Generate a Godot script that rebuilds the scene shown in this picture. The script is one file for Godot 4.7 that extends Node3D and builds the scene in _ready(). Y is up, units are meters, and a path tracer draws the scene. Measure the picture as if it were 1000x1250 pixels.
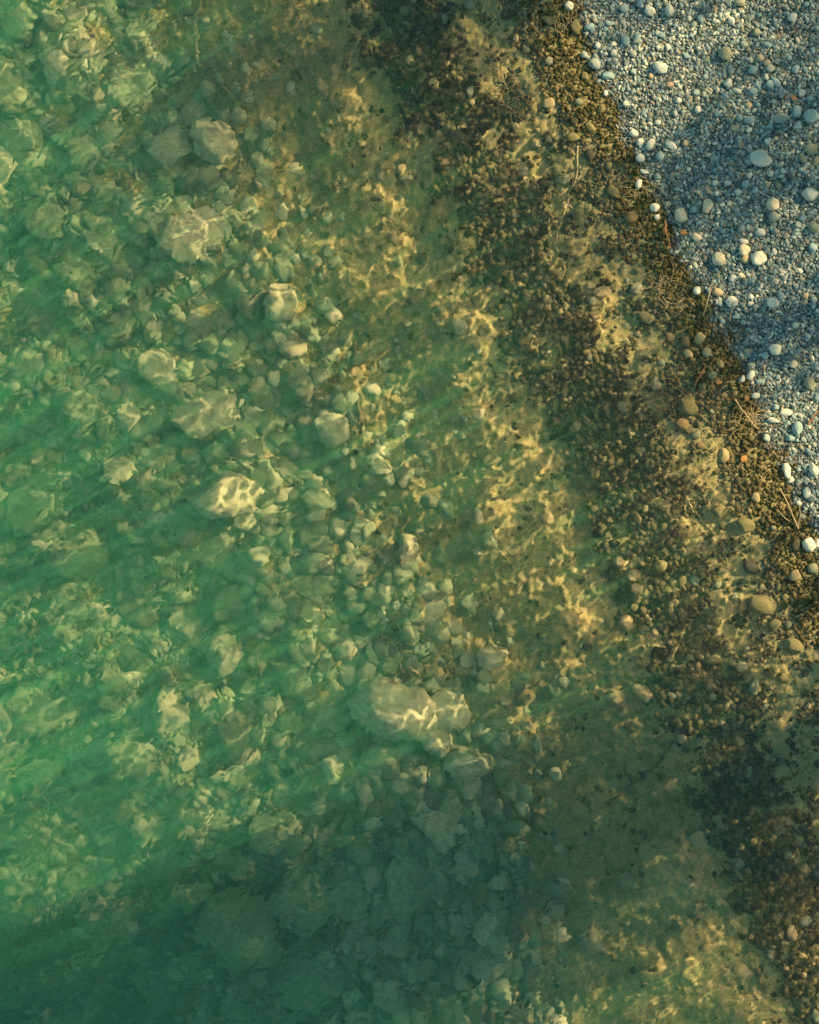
extends Node3D
# A clear green lake at a pebble shore, looked at from straight above in low evening sun.
# Plan units: one plan unit is 5 mm on the water level; (500, 625) is under the camera.

const S := 0.005
const EYE := 12.0
const SUN_AZ := Vector2(0.90, -0.44)   # horizontal way towards the sun
const SUN_UP := 33.0

var rng := RandomNumberGenerator.new()
var taken := {}
var n_lump := FastNoiseLite.new()
var n_mid := FastNoiseLite.new()
var n_fine := FastNoiseLite.new()
var n_cell := FastNoiseLite.new()
var n_cell2 := FastNoiseLite.new()
var n_warp := FastNoiseLite.new()
var n_wave := FastNoiseLite.new()
var n_wave4 := FastNoiseLite.new()
var n_wave3 := FastNoiseLite.new()
var n_wave2 := FastNoiseLite.new()
var n_rock := FastNoiseLite.new()
var ico := []            # [vertices, indices] by level
var shapes := {}         # shared stone meshes
var M := {}

# ---------------------------------------------------------------- helpers
func noise(n: FastNoiseLite, kind: int, freq: float, sd: int, oct := 1) -> void:
	n.noise_type = kind
	n.frequency = freq
	n.seed = sd
	n.fractal_type = FastNoiseLite.FRACTAL_FBM if oct > 1 else FastNoiseLite.FRACTAL_NONE
	n.fractal_octaves = oct

func numbered(called: String) -> String:
	if not taken.has(called):
		taken[called] = 0
		return called
	taken[called] += 1
	return "%s_%03d" % [called, taken[called]]

func tag(o: Node, label: String, category: String, group := "") -> void:
	o.set_meta("label", label)
	o.set_meta("category", category)
	if group != "":
		o.set_meta("group", group)

func mat(called: String, color: Color, rough: float, tex: Texture2D = null, scale := 1.0, bump: Texture2D = null, bump_cm := 0.3) -> StandardMaterial3D:
	var m := StandardMaterial3D.new()
	m.resource_name = called
	m.albedo_color = color.linear_to_srgb()
	m.roughness = rough
	m.vertex_color_use_as_albedo = true
	m.uv1_triplanar = true
	m.uv1_scale = Vector3.ONE * scale
	if tex:
		m.albedo_texture = tex
	if bump:
		m.heightmap_enabled = true
		m.heightmap_texture = bump
		m.heightmap_scale = bump_cm
	M[called] = m
	return m

func grain(freq: float, sd: int, low: float, oct := 4) -> NoiseTexture2D:
	var f := FastNoiseLite.new()
	noise(f, FastNoiseLite.TYPE_SIMPLEX_SMOOTH, freq, sd, oct)
	var t := NoiseTexture2D.new()
	t.width = 512
	t.height = 512
	t.seamless = true
	t.noise = f
	var g := Gradient.new()
	g.set_color(0, Color(low, low, low * 0.97))
	g.set_color(1, Color(1, 1, 1))
	t.color_ramp = g
	return t

func build_ico() -> void:
	var p := (1.0 + sqrt(5.0)) / 2.0
	var v := [Vector3(-1, p, 0), Vector3(1, p, 0), Vector3(-1, -p, 0), Vector3(1, -p, 0), Vector3(0, -1, p), Vector3(0, 1, p), Vector3(0, -1, -p), Vector3(0, 1, -p), Vector3(p, 0, -1), Vector3(p, 0, 1), Vector3(-p, 0, -1), Vector3(-p, 0, 1)]
	for i in v.size():
		v[i] = v[i].normalized()
	var f := [0, 11, 5, 0, 5, 1, 0, 1, 7, 0, 7, 10, 0, 10, 11, 1, 5, 9, 5, 11, 4, 11, 10, 2, 10, 7, 6, 7, 1, 8, 3, 9, 4, 3, 4, 2, 3, 2, 6, 3, 6, 8, 3, 8, 9, 4, 9, 5, 2, 4, 11, 6, 2, 10, 8, 6, 7, 9, 8, 1]
	ico.append([v.duplicate(), f.duplicate()])
	for level in 3:
		var mid := {}
		var nf := []
		for k in range(0, f.size(), 3):
			var e := []
			for j in 3:
				var a: int = f[k + j]
				var b: int = f[k + (j + 1) % 3]
				var key := mini(a, b) * 100000 + maxi(a, b)
				if not mid.has(key):
					mid[key] = v.size()
					v.append(((v[a] + v[b]) * 0.5).normalized())
				e.append(mid[key])
			nf.append_array([f[k], e[0], e[2], f[k + 1], e[1], e[0], f[k + 2], e[2], e[1], e[0], e[1], e[2]])
		f = nf
		ico.append([v.duplicate(), f.duplicate()])

func finish(verts: PackedVector3Array, idx: PackedInt32Array, cols: PackedColorArray) -> ArrayMesh:
	var nor := PackedVector3Array()
	nor.resize(verts.size())
	for k in range(0, idx.size(), 3):
		var a := verts[idx[k]]
		var n := (verts[idx[k + 2]] - a).cross(verts[idx[k + 1]] - a)
		nor[idx[k]] += n
		nor[idx[k + 1]] += n
		nor[idx[k + 2]] += n
	for k in nor.size():
		nor[k] = nor[k].normalized()
	var arr := []
	arr.resize(Mesh.ARRAY_MAX)
	arr[Mesh.ARRAY_VERTEX] = verts
	arr[Mesh.ARRAY_NORMAL] = nor
	arr[Mesh.ARRAY_INDEX] = idx
	if cols.size():
		arr[Mesh.ARRAY_COLOR] = cols
	var m := ArrayMesh.new()
	m.add_surface_from_arrays(Mesh.PRIMITIVE_TRIANGLES, arr)
	return m

# A stone about a unit ball: flats worn by random planes, then lumps. size: half extents. bend: sideways sway of the outline.
func stone_mesh(level: int, sd: int, planes: int, hard: float, lump: float, size: Vector3, mottled := 0.25, bend := 0.0) -> ArrayMesh:
	var r := RandomNumberGenerator.new()
	r.seed = sd
	var pn := []
	for k in planes:
		var n := Vector3(r.randfn(), r.randfn() * 0.8, r.randfn()).normalized()
		pn.append([n, r.randf_range(0.62, 0.92)])
	var off := Vector3(r.randf(), r.randf(), r.randf()) * 500.0
	var src: Array = ico[level]
	var vs := PackedVector3Array()
	var cs := PackedColorArray()
	for p: Vector3 in src[0]:
		var rad := 1.0
		for q in pn:
			var c: float = p.dot(q[0])
			if c > 0.05:
				var lim: float = q[1] / c
				if lim < rad:
					rad = lerpf(rad, lim, hard)
		rad *= 1.0 + lump * n_rock.get_noise_3dv(p * 40.0 + off) + lump * 0.4 * n_rock.get_noise_3dv(p * 110.0 + off)
		var w := p * rad * size
		if bend > 0.0:
			w.x += bend * n_warp.get_noise_2d(w.x * 100.0 + off.x, w.z * 170.0 + off.y)
			w.z += bend * n_warp.get_noise_2d(w.x * 170.0 + off.z, w.z * 100.0 + off.x)
		vs.append(w)
		var t := 1.0 + mottled * (n_rock.get_noise_3dv(p * 70.0 + off * 2.0) + 0.6 * n_rock.get_noise_3dv(p * 220.0 + off))
		cs.append(Color(t, t * (1.0 + 0.04 * n_rock.get_noise_3dv(p * 30.0 + off)), t))
	var idx := PackedInt32Array()
	for k in range(0, src[1].size(), 3):
		idx.append_array([src[1][k], src[1][k + 2], src[1][k + 1]])
	return finish(vs, idx, cs)

func tube(pts: Array, radii: Array, sides := 6) -> ArrayMesh:
	var vs := PackedVector3Array()
	var idx := PackedInt32Array()
	for i in pts.size():
		var d: Vector3 = (pts[mini(i + 1, pts.size() - 1)] - pts[maxi(i - 1, 0)]).normalized()
		var u := d.cross(Vector3.UP if absf(d.y) < 0.9 else Vector3.RIGHT).normalized()
		var w := d.cross(u)
		for k in sides:
			var a := TAU * k / sides
			vs.append(pts[i] + (u * cos(a) + w * sin(a)) * radii[i])
	for i in pts.size() - 1:
		for k in sides:
			var a := i * sides + k
			var b := i * sides + (k + 1) % sides
			idx.append_array([a, b, a + sides, b, b + sides, a + sides])
	return finish(vs, idx, PackedColorArray())

# ---------------------------------------------------------------- the lie of the land
const SHORE := [[-900, 250], [-300, 575], [0, 693], [60, 712], [120, 738], [180, 770], [240, 798], [320, 833], [380, 872], [450, 903], [500, 928], [560, 950], [620, 974], [690, 1003], [800, 1045], [1000, 1120], [1250, 1215], [1600, 1340], [2200, 1600]]

func shore_u(v: float) -> float:
	for k in SHORE.size() - 1:
		if v < SHORE[k + 1][0]:
			var t: float = (v - SHORE[k][0]) / float(SHORE[k + 1][0] - SHORE[k][0])
			return lerpf(SHORE[k][1], SHORE[k + 1][1], t)
	return SHORE[-1][1]

# plan units inland of the water's edge (negative: out in the lake)
func inland(x: float, z: float) -> float:
	var u := x / S + 500.0
	var v := z / S + 625.0
	return (u - shore_u(v)) * 0.91 + 16.0 * n_mid.get_noise_2d(u * 0.7, v * 0.7) + 8.0 * n_fine.get_noise_2d(u, v)

func smooth_height(x: float, z: float, d: float) -> float:
	var m := d * S
	if m > 0.0:
		return 0.012 + 0.075 * minf(m, 6.0) + 0.02 * n_lump.get_noise_2d(x * 100.0, z * 100.0) * minf(m * 3.0, 1.0)
	var t := minf(-m, 9.0)
	return 0.012 - 0.03 * t - 0.86 * (1.0 - exp(-pow(t / 2.5, 1.7))) - 0.13 * pow(maxf(0.0, t - 2.9), 1.5) + n_lump.get_noise_2d(x * 100.0, z * 100.0) * minf(t * 0.08, 0.12)

func sandy(x: float, z: float, d: float) -> float:
	var t := -d + 46.0 * n_lump.get_noise_2d(x * 230.0, z * 230.0 + 40.0) + 26.0 * n_mid.get_noise_2d(x * 420.0, z * 420.0 + 90.0)
	var s := 0.0
	s = maxf(s, smoothstep(62.0, 84.0, t) * (1.0 - smoothstep(118.0, 140.0, t)))
	s = maxf(s, smoothstep(205.0, 235.0, t) * (1.0 - 0.55 * smoothstep(430.0, 520.0, t)))
	return s

func height(x: float, z: float) -> float:
	return smooth_height(x, z, inland(x, z))

# world point on the ground that the plan position (u, v) looks at from above
func spot(u: float, v: float) -> Vector3:
	var p := Vector3((u - 500.0) * S, 0, (v - 625.0) * S)
	var q := p
	for k in 4:
		var y := height(q.x, q.z)
		q = Vector3(p.x * (EYE - y) / EYE, y, p.z * (EYE - y) / EYE)
	return q

func relief(x: float, z: float, s: float, d: float) -> float:
	# network of low crests added in the sand and silt so lit faces resemble caustic lines
	var wx := x * 100.0 + 5.0 * n_warp.get_noise_2d(x * 140.0, z * 140.0)
	var wz := z * 100.0 + 5.0 * n_warp.get_noise_2d(x * 140.0 + 300.0, z * 140.0)
	var f := n_cell.get_noise_2d(wx, wz) + 1.0
	var f2 := n_cell2.get_noise_2d(wx, wz) + 1.0
	var out := smoothstep(140.0, 330.0, -d)
	return s * (0.009 * out * exp(-f * f * 16.0) + 0.005 * exp(-f2 * f2 * 14.0)) + 0.006 * n_fine.get_noise_2d(x * 300.0, z * 300.0)

func grid(x0: float, x1: float, z0: float, z1: float, step: float, far: float) -> Array:
	var nx := int((x1 - x0) / step) + 1
	var nz := int((z1 - z0) / step) + 1
	var xs := [-far]
	var zs := [-far]
	for i in nx:
		xs.append(x0 + (x1 - x0) * i / (nx - 1))
	for i in nz:
		zs.append(z0 + (z1 - z0) * i / (nz - 1))
	xs.append(far)
	zs.append(far)
	return [xs, zs]

func make_ground() -> void:
	var g := grid(-4.0, 3.4, -4.2, 4.2, 0.0115, 60.0)
	var xs: Array = g[0]
	var zs: Array = g[1]
	var nx := xs.size()
	var vs := PackedVector3Array()
	var cs := PackedColorArray()
	var dd := PackedFloat32Array()
	vs.resize(nx * zs.size())
	cs.resize(vs.size())
	dd.resize(vs.size())
	var sand := Color(0.37, 0.32, 0.17)
	var silt := Color(0.23, 0.245, 0.13)
	var dry := Color(0.055, 0.078, 0.092)  # dark blue-grey ground tone under the pebbles
	var at := 0
	for z: float in zs:
		for x: float in xs:
			var d := inland(x, z)
			var y := smooth_height(x, z, d)
			var c: Color
			if d > 0.0:
				y += 0.004 * n_fine.get_noise_2d(x * 300.0, z * 300.0)
				c = dry * (1.0 + 0.4 * n_fine.get_noise_2d(x * 420.0, z * 420.0)) if absf(x) + absf(z) < 10.0 else dry
			else:
				var s := sandy(x, z, d)
				y += relief(x, z, s, d)
				var k := n_mid.get_noise_2d(x * 420.0, z * 420.0) + 0.6 * n_fine.get_noise_2d(x * 500.0, z * 500.0)
				c = silt if k > 0.12 else sand
				c = c * (1.0 + 0.2 * n_fine.get_noise_2d(x * 900.0, z * 900.0))
			vs[at] = Vector3(x, y, z)
			cs[at] = Color(c.r, c.g, c.b)
			dd[at] = d
			at += 1
	for part in 2:
		var idx := PackedInt32Array()
		for j in zs.size() - 1:
			for i in nx - 1:
				var a := j * nx + i
				if (dd[a] > 0.0) != (part == 0):
					continue
				idx.append_array([a, a + 1, a + nx, a + 1, a + nx + 1, a + nx])
		var o := MeshInstance3D.new()
		o.name = "beach" if part == 0 else "lake_bed"
		o.mesh = finish(vs, idx, cs)
		o.material_override = M.dirt if part == 0 else M.bed
		o.set_meta("kind", "structure")
		tag(o, "dark grit of the beach between the pebbles" if part == 0 else "sandy and silty lake bed under clear green water", "beach" if part == 0 else "lake bed")
		add_child(o)

# Where the surface lies flat (above zero: lanes shaped to throw caustic lines on the bed) and where it is bent into lenses (below zero).
func caustic_lanes(x: float, z: float) -> float:
	var wx := x * 100.0 + 7.0 * n_warp.get_noise_2d(x * 70.0, z * 70.0 + 90.0)
	var wz := z * 100.0 + 7.0 * n_warp.get_noise_2d(x * 70.0 + 210.0, z * 70.0)
	# long axis of the caustic lanes lies along the light
	var a := (wx * 0.88 - wz * 0.47) * 0.48
	var b := wx * 0.47 + wz * 0.88
	var f := n_wave.get_noise_2d(a, b) + 1.0
	var f2 := n_wave3.get_noise_2d(a * 1.5, b) + 1.0
	var f3 := n_wave4.get_noise_2d(wx, wz) + 1.0
	var big := n_lump.get_noise_2d(x * 85.0 + 500.0, z * 85.0)
	var thin := n_lump.get_noise_2d(x * 170.0, z * 170.0 + 700.0)
	return maxf(maxf(0.095 + 0.10 * big - f, 0.02 + 0.18 * thin - f2), -0.05 - 0.22 * thin - f3)

func make_water() -> void:
	var g := grid(-4.0, 2.9, -4.2, 4.2, 0.0115, 60.0)
	var xs: Array = g[0]
	var zs: Array = g[1]
	var nx := xs.size()
	var vs := PackedVector3Array()
	var qs := PackedFloat32Array()
	vs.resize(nx * zs.size())
	qs.resize(vs.size())
	var at := 0
	for z: float in zs:
		for x: float in xs:
			var y := 0.0
			var q := 0.3
			if absf(x) < 4.1 and absf(z) < 4.3:
				var d := -(x / S + 500.0 - shore_u(z / S + 625.0)) * 0.91
				var edge := smoothstep(0.0, 0.3, minf(minf(x + 4.0, 2.9 - x), minf(z + 4.2, 4.2 - z)))
				q = caustic_lanes(x, z) + 0.03 * smoothstep(380.0, 620.0, d) + 0.25 * (1.0 - smoothstep(30.0, 110.0, d)) + (1.0 - edge)
				y = lerpf(0.0045, 0.0095, smoothstep(250.0, 520.0, d)) * n_wave2.get_noise_2d(x * 100.0, z * 115.0) * smoothstep(0.0, 0.28, -q)
			vs[at] = Vector3(x, y, z)
			qs[at] = q
			at += 1
	# the flat and the bent water are two surfaces of one sheet, parted along the line where the bend begins
	var idx := [PackedInt32Array(), PackedInt32Array()]
	var cut := {}
	for j in zs.size() - 1:
		for i in nx - 1:
			var a := j * nx + i
			for t in [[a, a + 1, a + nx], [a + 1, a + nx + 1, a + nx]]:
				var n := int(qs[t[0]] > 0.0) + int(qs[t[1]] > 0.0) + int(qs[t[2]] > 0.0)
				if n == 0 or n == 3:
					idx[0 if n == 3 else 1].append_array(t)
					continue
				var k := 0
				while (qs[t[k]] > 0.0) != (n == 1):
					k += 1
				var p: int = t[k]
				var r: int = t[(k + 1) % 3]
				var w: int = t[(k + 2) % 3]
				var e := []
				for o in [r, w]:
					var key := mini(p, o) * 1000000 + maxi(p, o)
					if not cut.has(key):
						cut[key] = vs.size()
						vs.append(vs[p].lerp(vs[o], qs[p] / (qs[p] - qs[o])))
					e.append(cut[key])
				var alone := 0 if n == 1 else 1
				idx[alone].append_array([p, e[0], e[1]])
				idx[1 - alone].append_array([e[0], r, w, e[0], w, e[1]])
	var nor := PackedVector3Array()
	nor.resize(vs.size())
	for part: PackedInt32Array in idx:
		for k in range(0, part.size(), 3):
			var n := (vs[part[k + 2]] - vs[part[k]]).cross(vs[part[k + 1]] - vs[part[k]])
			for j in 3:
				nor[part[k + j]] += n
	for k in nor.size():
		nor[k] = nor[k].normalized() if nor[k].y > 0.0 else Vector3.UP
	var mesh := ArrayMesh.new()
	for part in 2:
		var arr := []
		arr.resize(Mesh.ARRAY_MAX)
		arr[Mesh.ARRAY_VERTEX] = vs
		arr[Mesh.ARRAY_NORMAL] = nor
		arr[Mesh.ARRAY_INDEX] = idx[part]
		mesh.add_surface_from_arrays(Mesh.PRIMITIVE_TRIANGLES, arr)
		var m := StandardMaterial3D.new()
		m.resource_name = "water"
		m.transparency = BaseMaterial3D.TRANSPARENCY_ALPHA
		m.albedo_color = Color(1, 1, 1, 0.0)
		m.roughness = 0.0
		m.metallic_specular = 0.36 if part == 0 else 0.5  # flat lanes stay unrefracted panes so the sun draws caustic lines
		if part == 1:
			m.refraction_enabled = true
			m.refraction_scale = 0.033
		mesh.surface_set_material(part, m)
	var o := MeshInstance3D.new()
	o.name = "water"
	o.mesh = mesh
	o.set_meta("kind", "structure")
	tag(o, "clear rippled surface of the green lake", "water")
	add_child(o)
	var fog := FogVolume.new()
	fog.name = "water_haze"
	fog.shape = RenderingServer.FOG_VOLUME_SHAPE_BOX
	fog.size = Vector3(90, 8.0, 90)
	fog.position = Vector3(0, -4.0 - 0.02, 0)
	var fm := FogMaterial.new()
	fm.resource_name = "green_water"
	fm.albedo = Color(0.13, 0.92, 0.54).linear_to_srgb()
	fm.density = 0.37
	fog.material = fm
	fog.set_meta("kind", "structure")
	tag(fog, "green cloudy body of the lake water", "water")
	add_child(fog)

# ---------------------------------------------------------------- stones
func shape_of(kind: String, n: int) -> ArrayMesh:
	var key := "%s%d" % [kind, n]
	if not shapes.has(key):
		match kind:
			"pebble": shapes[key] = stone_mesh(1, 100 + n, 7, 0.95, 0.10, Vector3.ONE, 0.10)
			"cobble": shapes[key] = stone_mesh(2, 300 + n, 8, 0.92, 0.06, Vector3.ONE, 0.16)
			"block": shapes[key] = stone_mesh(3, 500 + n, 8, 1.0, 0.05, Vector3.ONE, 0.18)
	return shapes[key]

func turned(size: Vector3, yaw: float, tilt: float) -> Basis:
	return Basis(Vector3.UP, yaw) * Basis(Vector3.RIGHT, tilt) * Basis.from_scale(size)

const DRY := [Color(0.205, 0.295, 0.345), Color(0.14, 0.215, 0.26), Color(0.32, 0.40, 0.425), Color(0.085, 0.135, 0.165), Color(0.16, 0.27, 0.35), Color(0.32, 0.29, 0.24), Color(0.54, 0.56, 0.53), Color(0.30, 0.21, 0.16)]
const DRY_W := [5, 6, 5, 5, 4, 2, 3.5, 0.35]
const WET := [Color(0.13, 0.115, 0.058), Color(0.085, 0.080, 0.045), Color(0.17, 0.148, 0.085), Color(0.05, 0.052, 0.036), Color(0.13, 0.125, 0.075), Color(0.25, 0.215, 0.13)]
const WET_W := [4, 6, 2, 6, 4, 1]

func pick(weights: Array) -> int:
	var sum := 0.0
	for w in weights:
		sum += w
	var r := rng.randf() * sum
	for k in weights.size():
		r -= weights[k]
		if r <= 0.0:
			return k
	return 0

func scatter(called: String, label: String, category: String, m: Material, lists: Array, kind: String) -> void:
	var root := Node3D.new()
	root.name = called
	root.set_meta("kind", "stuff")
	tag(root, label, category)
	add_child(root)
	for n in lists.size():
		if lists[n].size() == 0:
			continue
		var mm := MultiMesh.new()
		mm.transform_format = MultiMesh.TRANSFORM_3D
		mm.use_colors = true
		mm.mesh = shape_of(kind, n)
		mm.instance_count = lists[n].size()
		for k in lists[n].size():
			mm.set_instance_transform(k, lists[n][k][0])
			mm.set_instance_color(k, lists[n][k][1])
		var o := MultiMeshInstance3D.new()
		o.name = "pebbles" if kind == "pebble" else "stones"
		o.multimesh = mm
		o.material_override = m
		o.set_meta("kind", "stuff")
		root.add_child(o, true)

func blank(n: int) -> Array:
	var a := []
	for k in n:
		a.append([])
	return a

func make_gravel() -> void:
	var dry := blank(8)
	for k in 180000:
		var far := k % 6 == 0
		var u := rng.randf_range(640.0, 1500.0) if far else rng.randf_range(660.0, 1040.0)
		var v := rng.randf_range(-420.0, 1250.0) if far else rng.randf_range(-40.0, 740.0)
		var x := (u - 500.0) * S
		var z := (v - 625.0) * S
		var d := inland(x, z)
		if d < 0.0 or (far and u < 1030.0 and v > -30.0 and v < 730.0):
			continue
		var r := 0.0027 + 0.0105 * pow(rng.randf(), 4.0)
		if rng.randf() < 0.03:
			r *= 1.5
		if far:
			r *= 2.0
		var c: Color = DRY[pick(DRY_W)] * rng.randf_range(0.62, 1.12)
		if d < 4.0 + 32.0 * rng.randf() * rng.randf() + 6.0 * n_mid.get_noise_2d(x * 500.0, z * 500.0):
			c = c * 0.42
		var b := turned(Vector3(r * rng.randf_range(0.8, 1.9), r * rng.randf_range(0.5, 0.9), r), rng.randf() * TAU, rng.randf_range(-0.7, 0.7))
		dry[rng.randi() % 8].append([Transform3D(b, Vector3(x, smooth_height(x, z, d) + r * rng.randf_range(0.0, 0.55), z)), c])
	scatter("beach_gravel", "small grey-blue dry pebbles covering the beach", "gravel", M.dry_stone, dry, "pebble")
	var wet := blank(8)
	for k in 260000:
		var u := rng.randf_range(330.0, 1200.0)
		var v := rng.randf_range(-110.0, 1400.0)
		var x := (u - 500.0) * S
		var z := (v - 625.0) * S
		var d := inland(x, z)
		if d > 2.0 or d < -480.0:
			continue
		var s := sandy(x, z, d)
		var keep := 1.0 if s + 0.5 * n_mid.get_noise_2d(x * 700.0, z * 700.0) < 0.45 else 0.03 + 0.5 * smoothstep(0.12, 0.42, n_mid.get_noise_2d(x * 330.0 + 60.0, z * 330.0))
		if d < -240.0:
			keep *= 0.16
		if rng.randf() > keep:
			continue
		var big := 1.0 + 0.7 * smoothstep(90.0, 170.0, -d) * (1.0 - 0.5 * smoothstep(220.0, 300.0, -d))
		var r := (0.0042 + 0.0125 * pow(rng.randf(), 2.6)) * big
		var c: Color = WET[pick(WET_W)] * rng.randf_range(0.55, 1.1)
		var b := turned(Vector3(r * rng.randf_range(0.85, 1.4), r * rng.randf_range(0.5, 0.9), r), rng.randf() * TAU, rng.randf_range(-0.5, 0.5))
		wet[rng.randi() % 8].append([Transform3D(b, Vector3(x, smooth_height(x, z, d) + r * rng.randf_range(0.0, 0.5), z)), c])
	scatter("lake_gravel", "small brown wet pebbles covering the shallow lake bed", "gravel", M.wet_stone, wet, "pebble")

# ---------------------------------------------------------------- single stones and rocks
var placed := []         # [u, v, reach] of everything set down one by one

func is_free(u: float, v: float, r: float, share: float) -> bool:
	for p in placed:
		var dx: float = p[0] - u
		var dy: float = p[1] - v
		var m: float = (p[2] + r) * share
		if dx * dx + dy * dy < m * m:
			return false
	return true

func tint(base: StandardMaterial3D, called: String, c: Color) -> StandardMaterial3D:
	if not M.has(called):
		var m: StandardMaterial3D = base.duplicate()
		m.resource_name = called
		m.albedo_color = c.linear_to_srgb()
		M[called] = m
	return M[called]

# one stone: (u, v) its middle, w and h its extent in plan units, turn in degrees
func put_stone(called: String, u: float, v: float, w: float, h: float, turn: float, m: Material, label: String, group: String, kind := "cobble", tall := 0.62, sunk := 0.3, bend := 0.0) -> MeshInstance3D:
	var p := spot(u, v)
	var k := (EYE - p.y) / EYE * S * 0.5
	var half := Vector3(w * k, minf(w, h) * k * tall, h * k) * 1.1
	var o := MeshInstance3D.new()
	o.name = numbered(called)
	var n := rng.randi() % 14
	if bend > 0.0:
		o.mesh = stone_mesh(3 if w + h > 60.0 else 2, 900 + taken[called] * 7 + int(u), 9, 1.0, 0.045, half, 0.40, bend * half.x)
		o.transform = Transform3D(turned(Vector3.ONE, deg_to_rad(-turn), 0.0), p + Vector3(0, half.y * (1.0 - 2.0 * sunk), 0))
	else:
		o.mesh = shape_of(kind, n)
		o.transform = Transform3D(turned(half, deg_to_rad(-turn), rng.randf_range(-0.12, 0.12)), p + Vector3(0, half.y * (1.0 - 2.0 * sunk), 0))
	o.material_override = m
	tag(o, label, "rock" if called.ends_with("rock") else "stone", group)
	add_child(o)
	placed.append([u, v, (w + h) * 0.25])
	return o

# nearest stone with marks of its own, and on which side of it (towards the land or the lake) the spot lies
func beside(u: float, v: float, table: Array, what: String, inner: String, outer: String, lead: String) -> String:
	var best := 1e9
	var near: Array
	for b in table:
		if b[6] == "":
			continue
		var m: float = (b[0] - u) ** 2 + (b[1] - v) ** 2
		if m < best:
			best = m
			near = b
	var here := inland((u - 500.0) * S, (v - 625.0) * S)
	var there := inland((near[0] - 500.0) * S, (near[1] - 625.0) * S)
	var clauses: Array = Array(String(near[6]).split(", "))
	while true:
		var text := "%s %s the %s %s, %s" % [lead, inner if here > there else outer, near[5], what, ", ".join(clauses)]
		if text.replace("-", " ").split(" ").size() <= 15 or clauses.size() == 1:
			return text
		clauses.pop_back()
	return ""

func form(w: float, h: float) -> String:
	var k := maxf(w, h) / minf(w, h)
	return "oblong" if k > 1.22 else ("rounded" if k < 1.08 else "stubby")

const TONES := {
	"white": Color(0.62, 0.62, 0.58), "cream": Color(0.56, 0.51, 0.41), "pale grey": Color(0.42, 0.48, 0.49), "blue-grey": Color(0.23, 0.36, 0.42), "grey": Color(0.24, 0.30, 0.32),
	"olive grey": Color(0.25, 0.27, 0.22), "tan": Color(0.46, 0.36, 0.25), "rust-pink": Color(0.45, 0.29, 0.22), "dark grey": Color(0.17, 0.19, 0.19),
}
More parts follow.
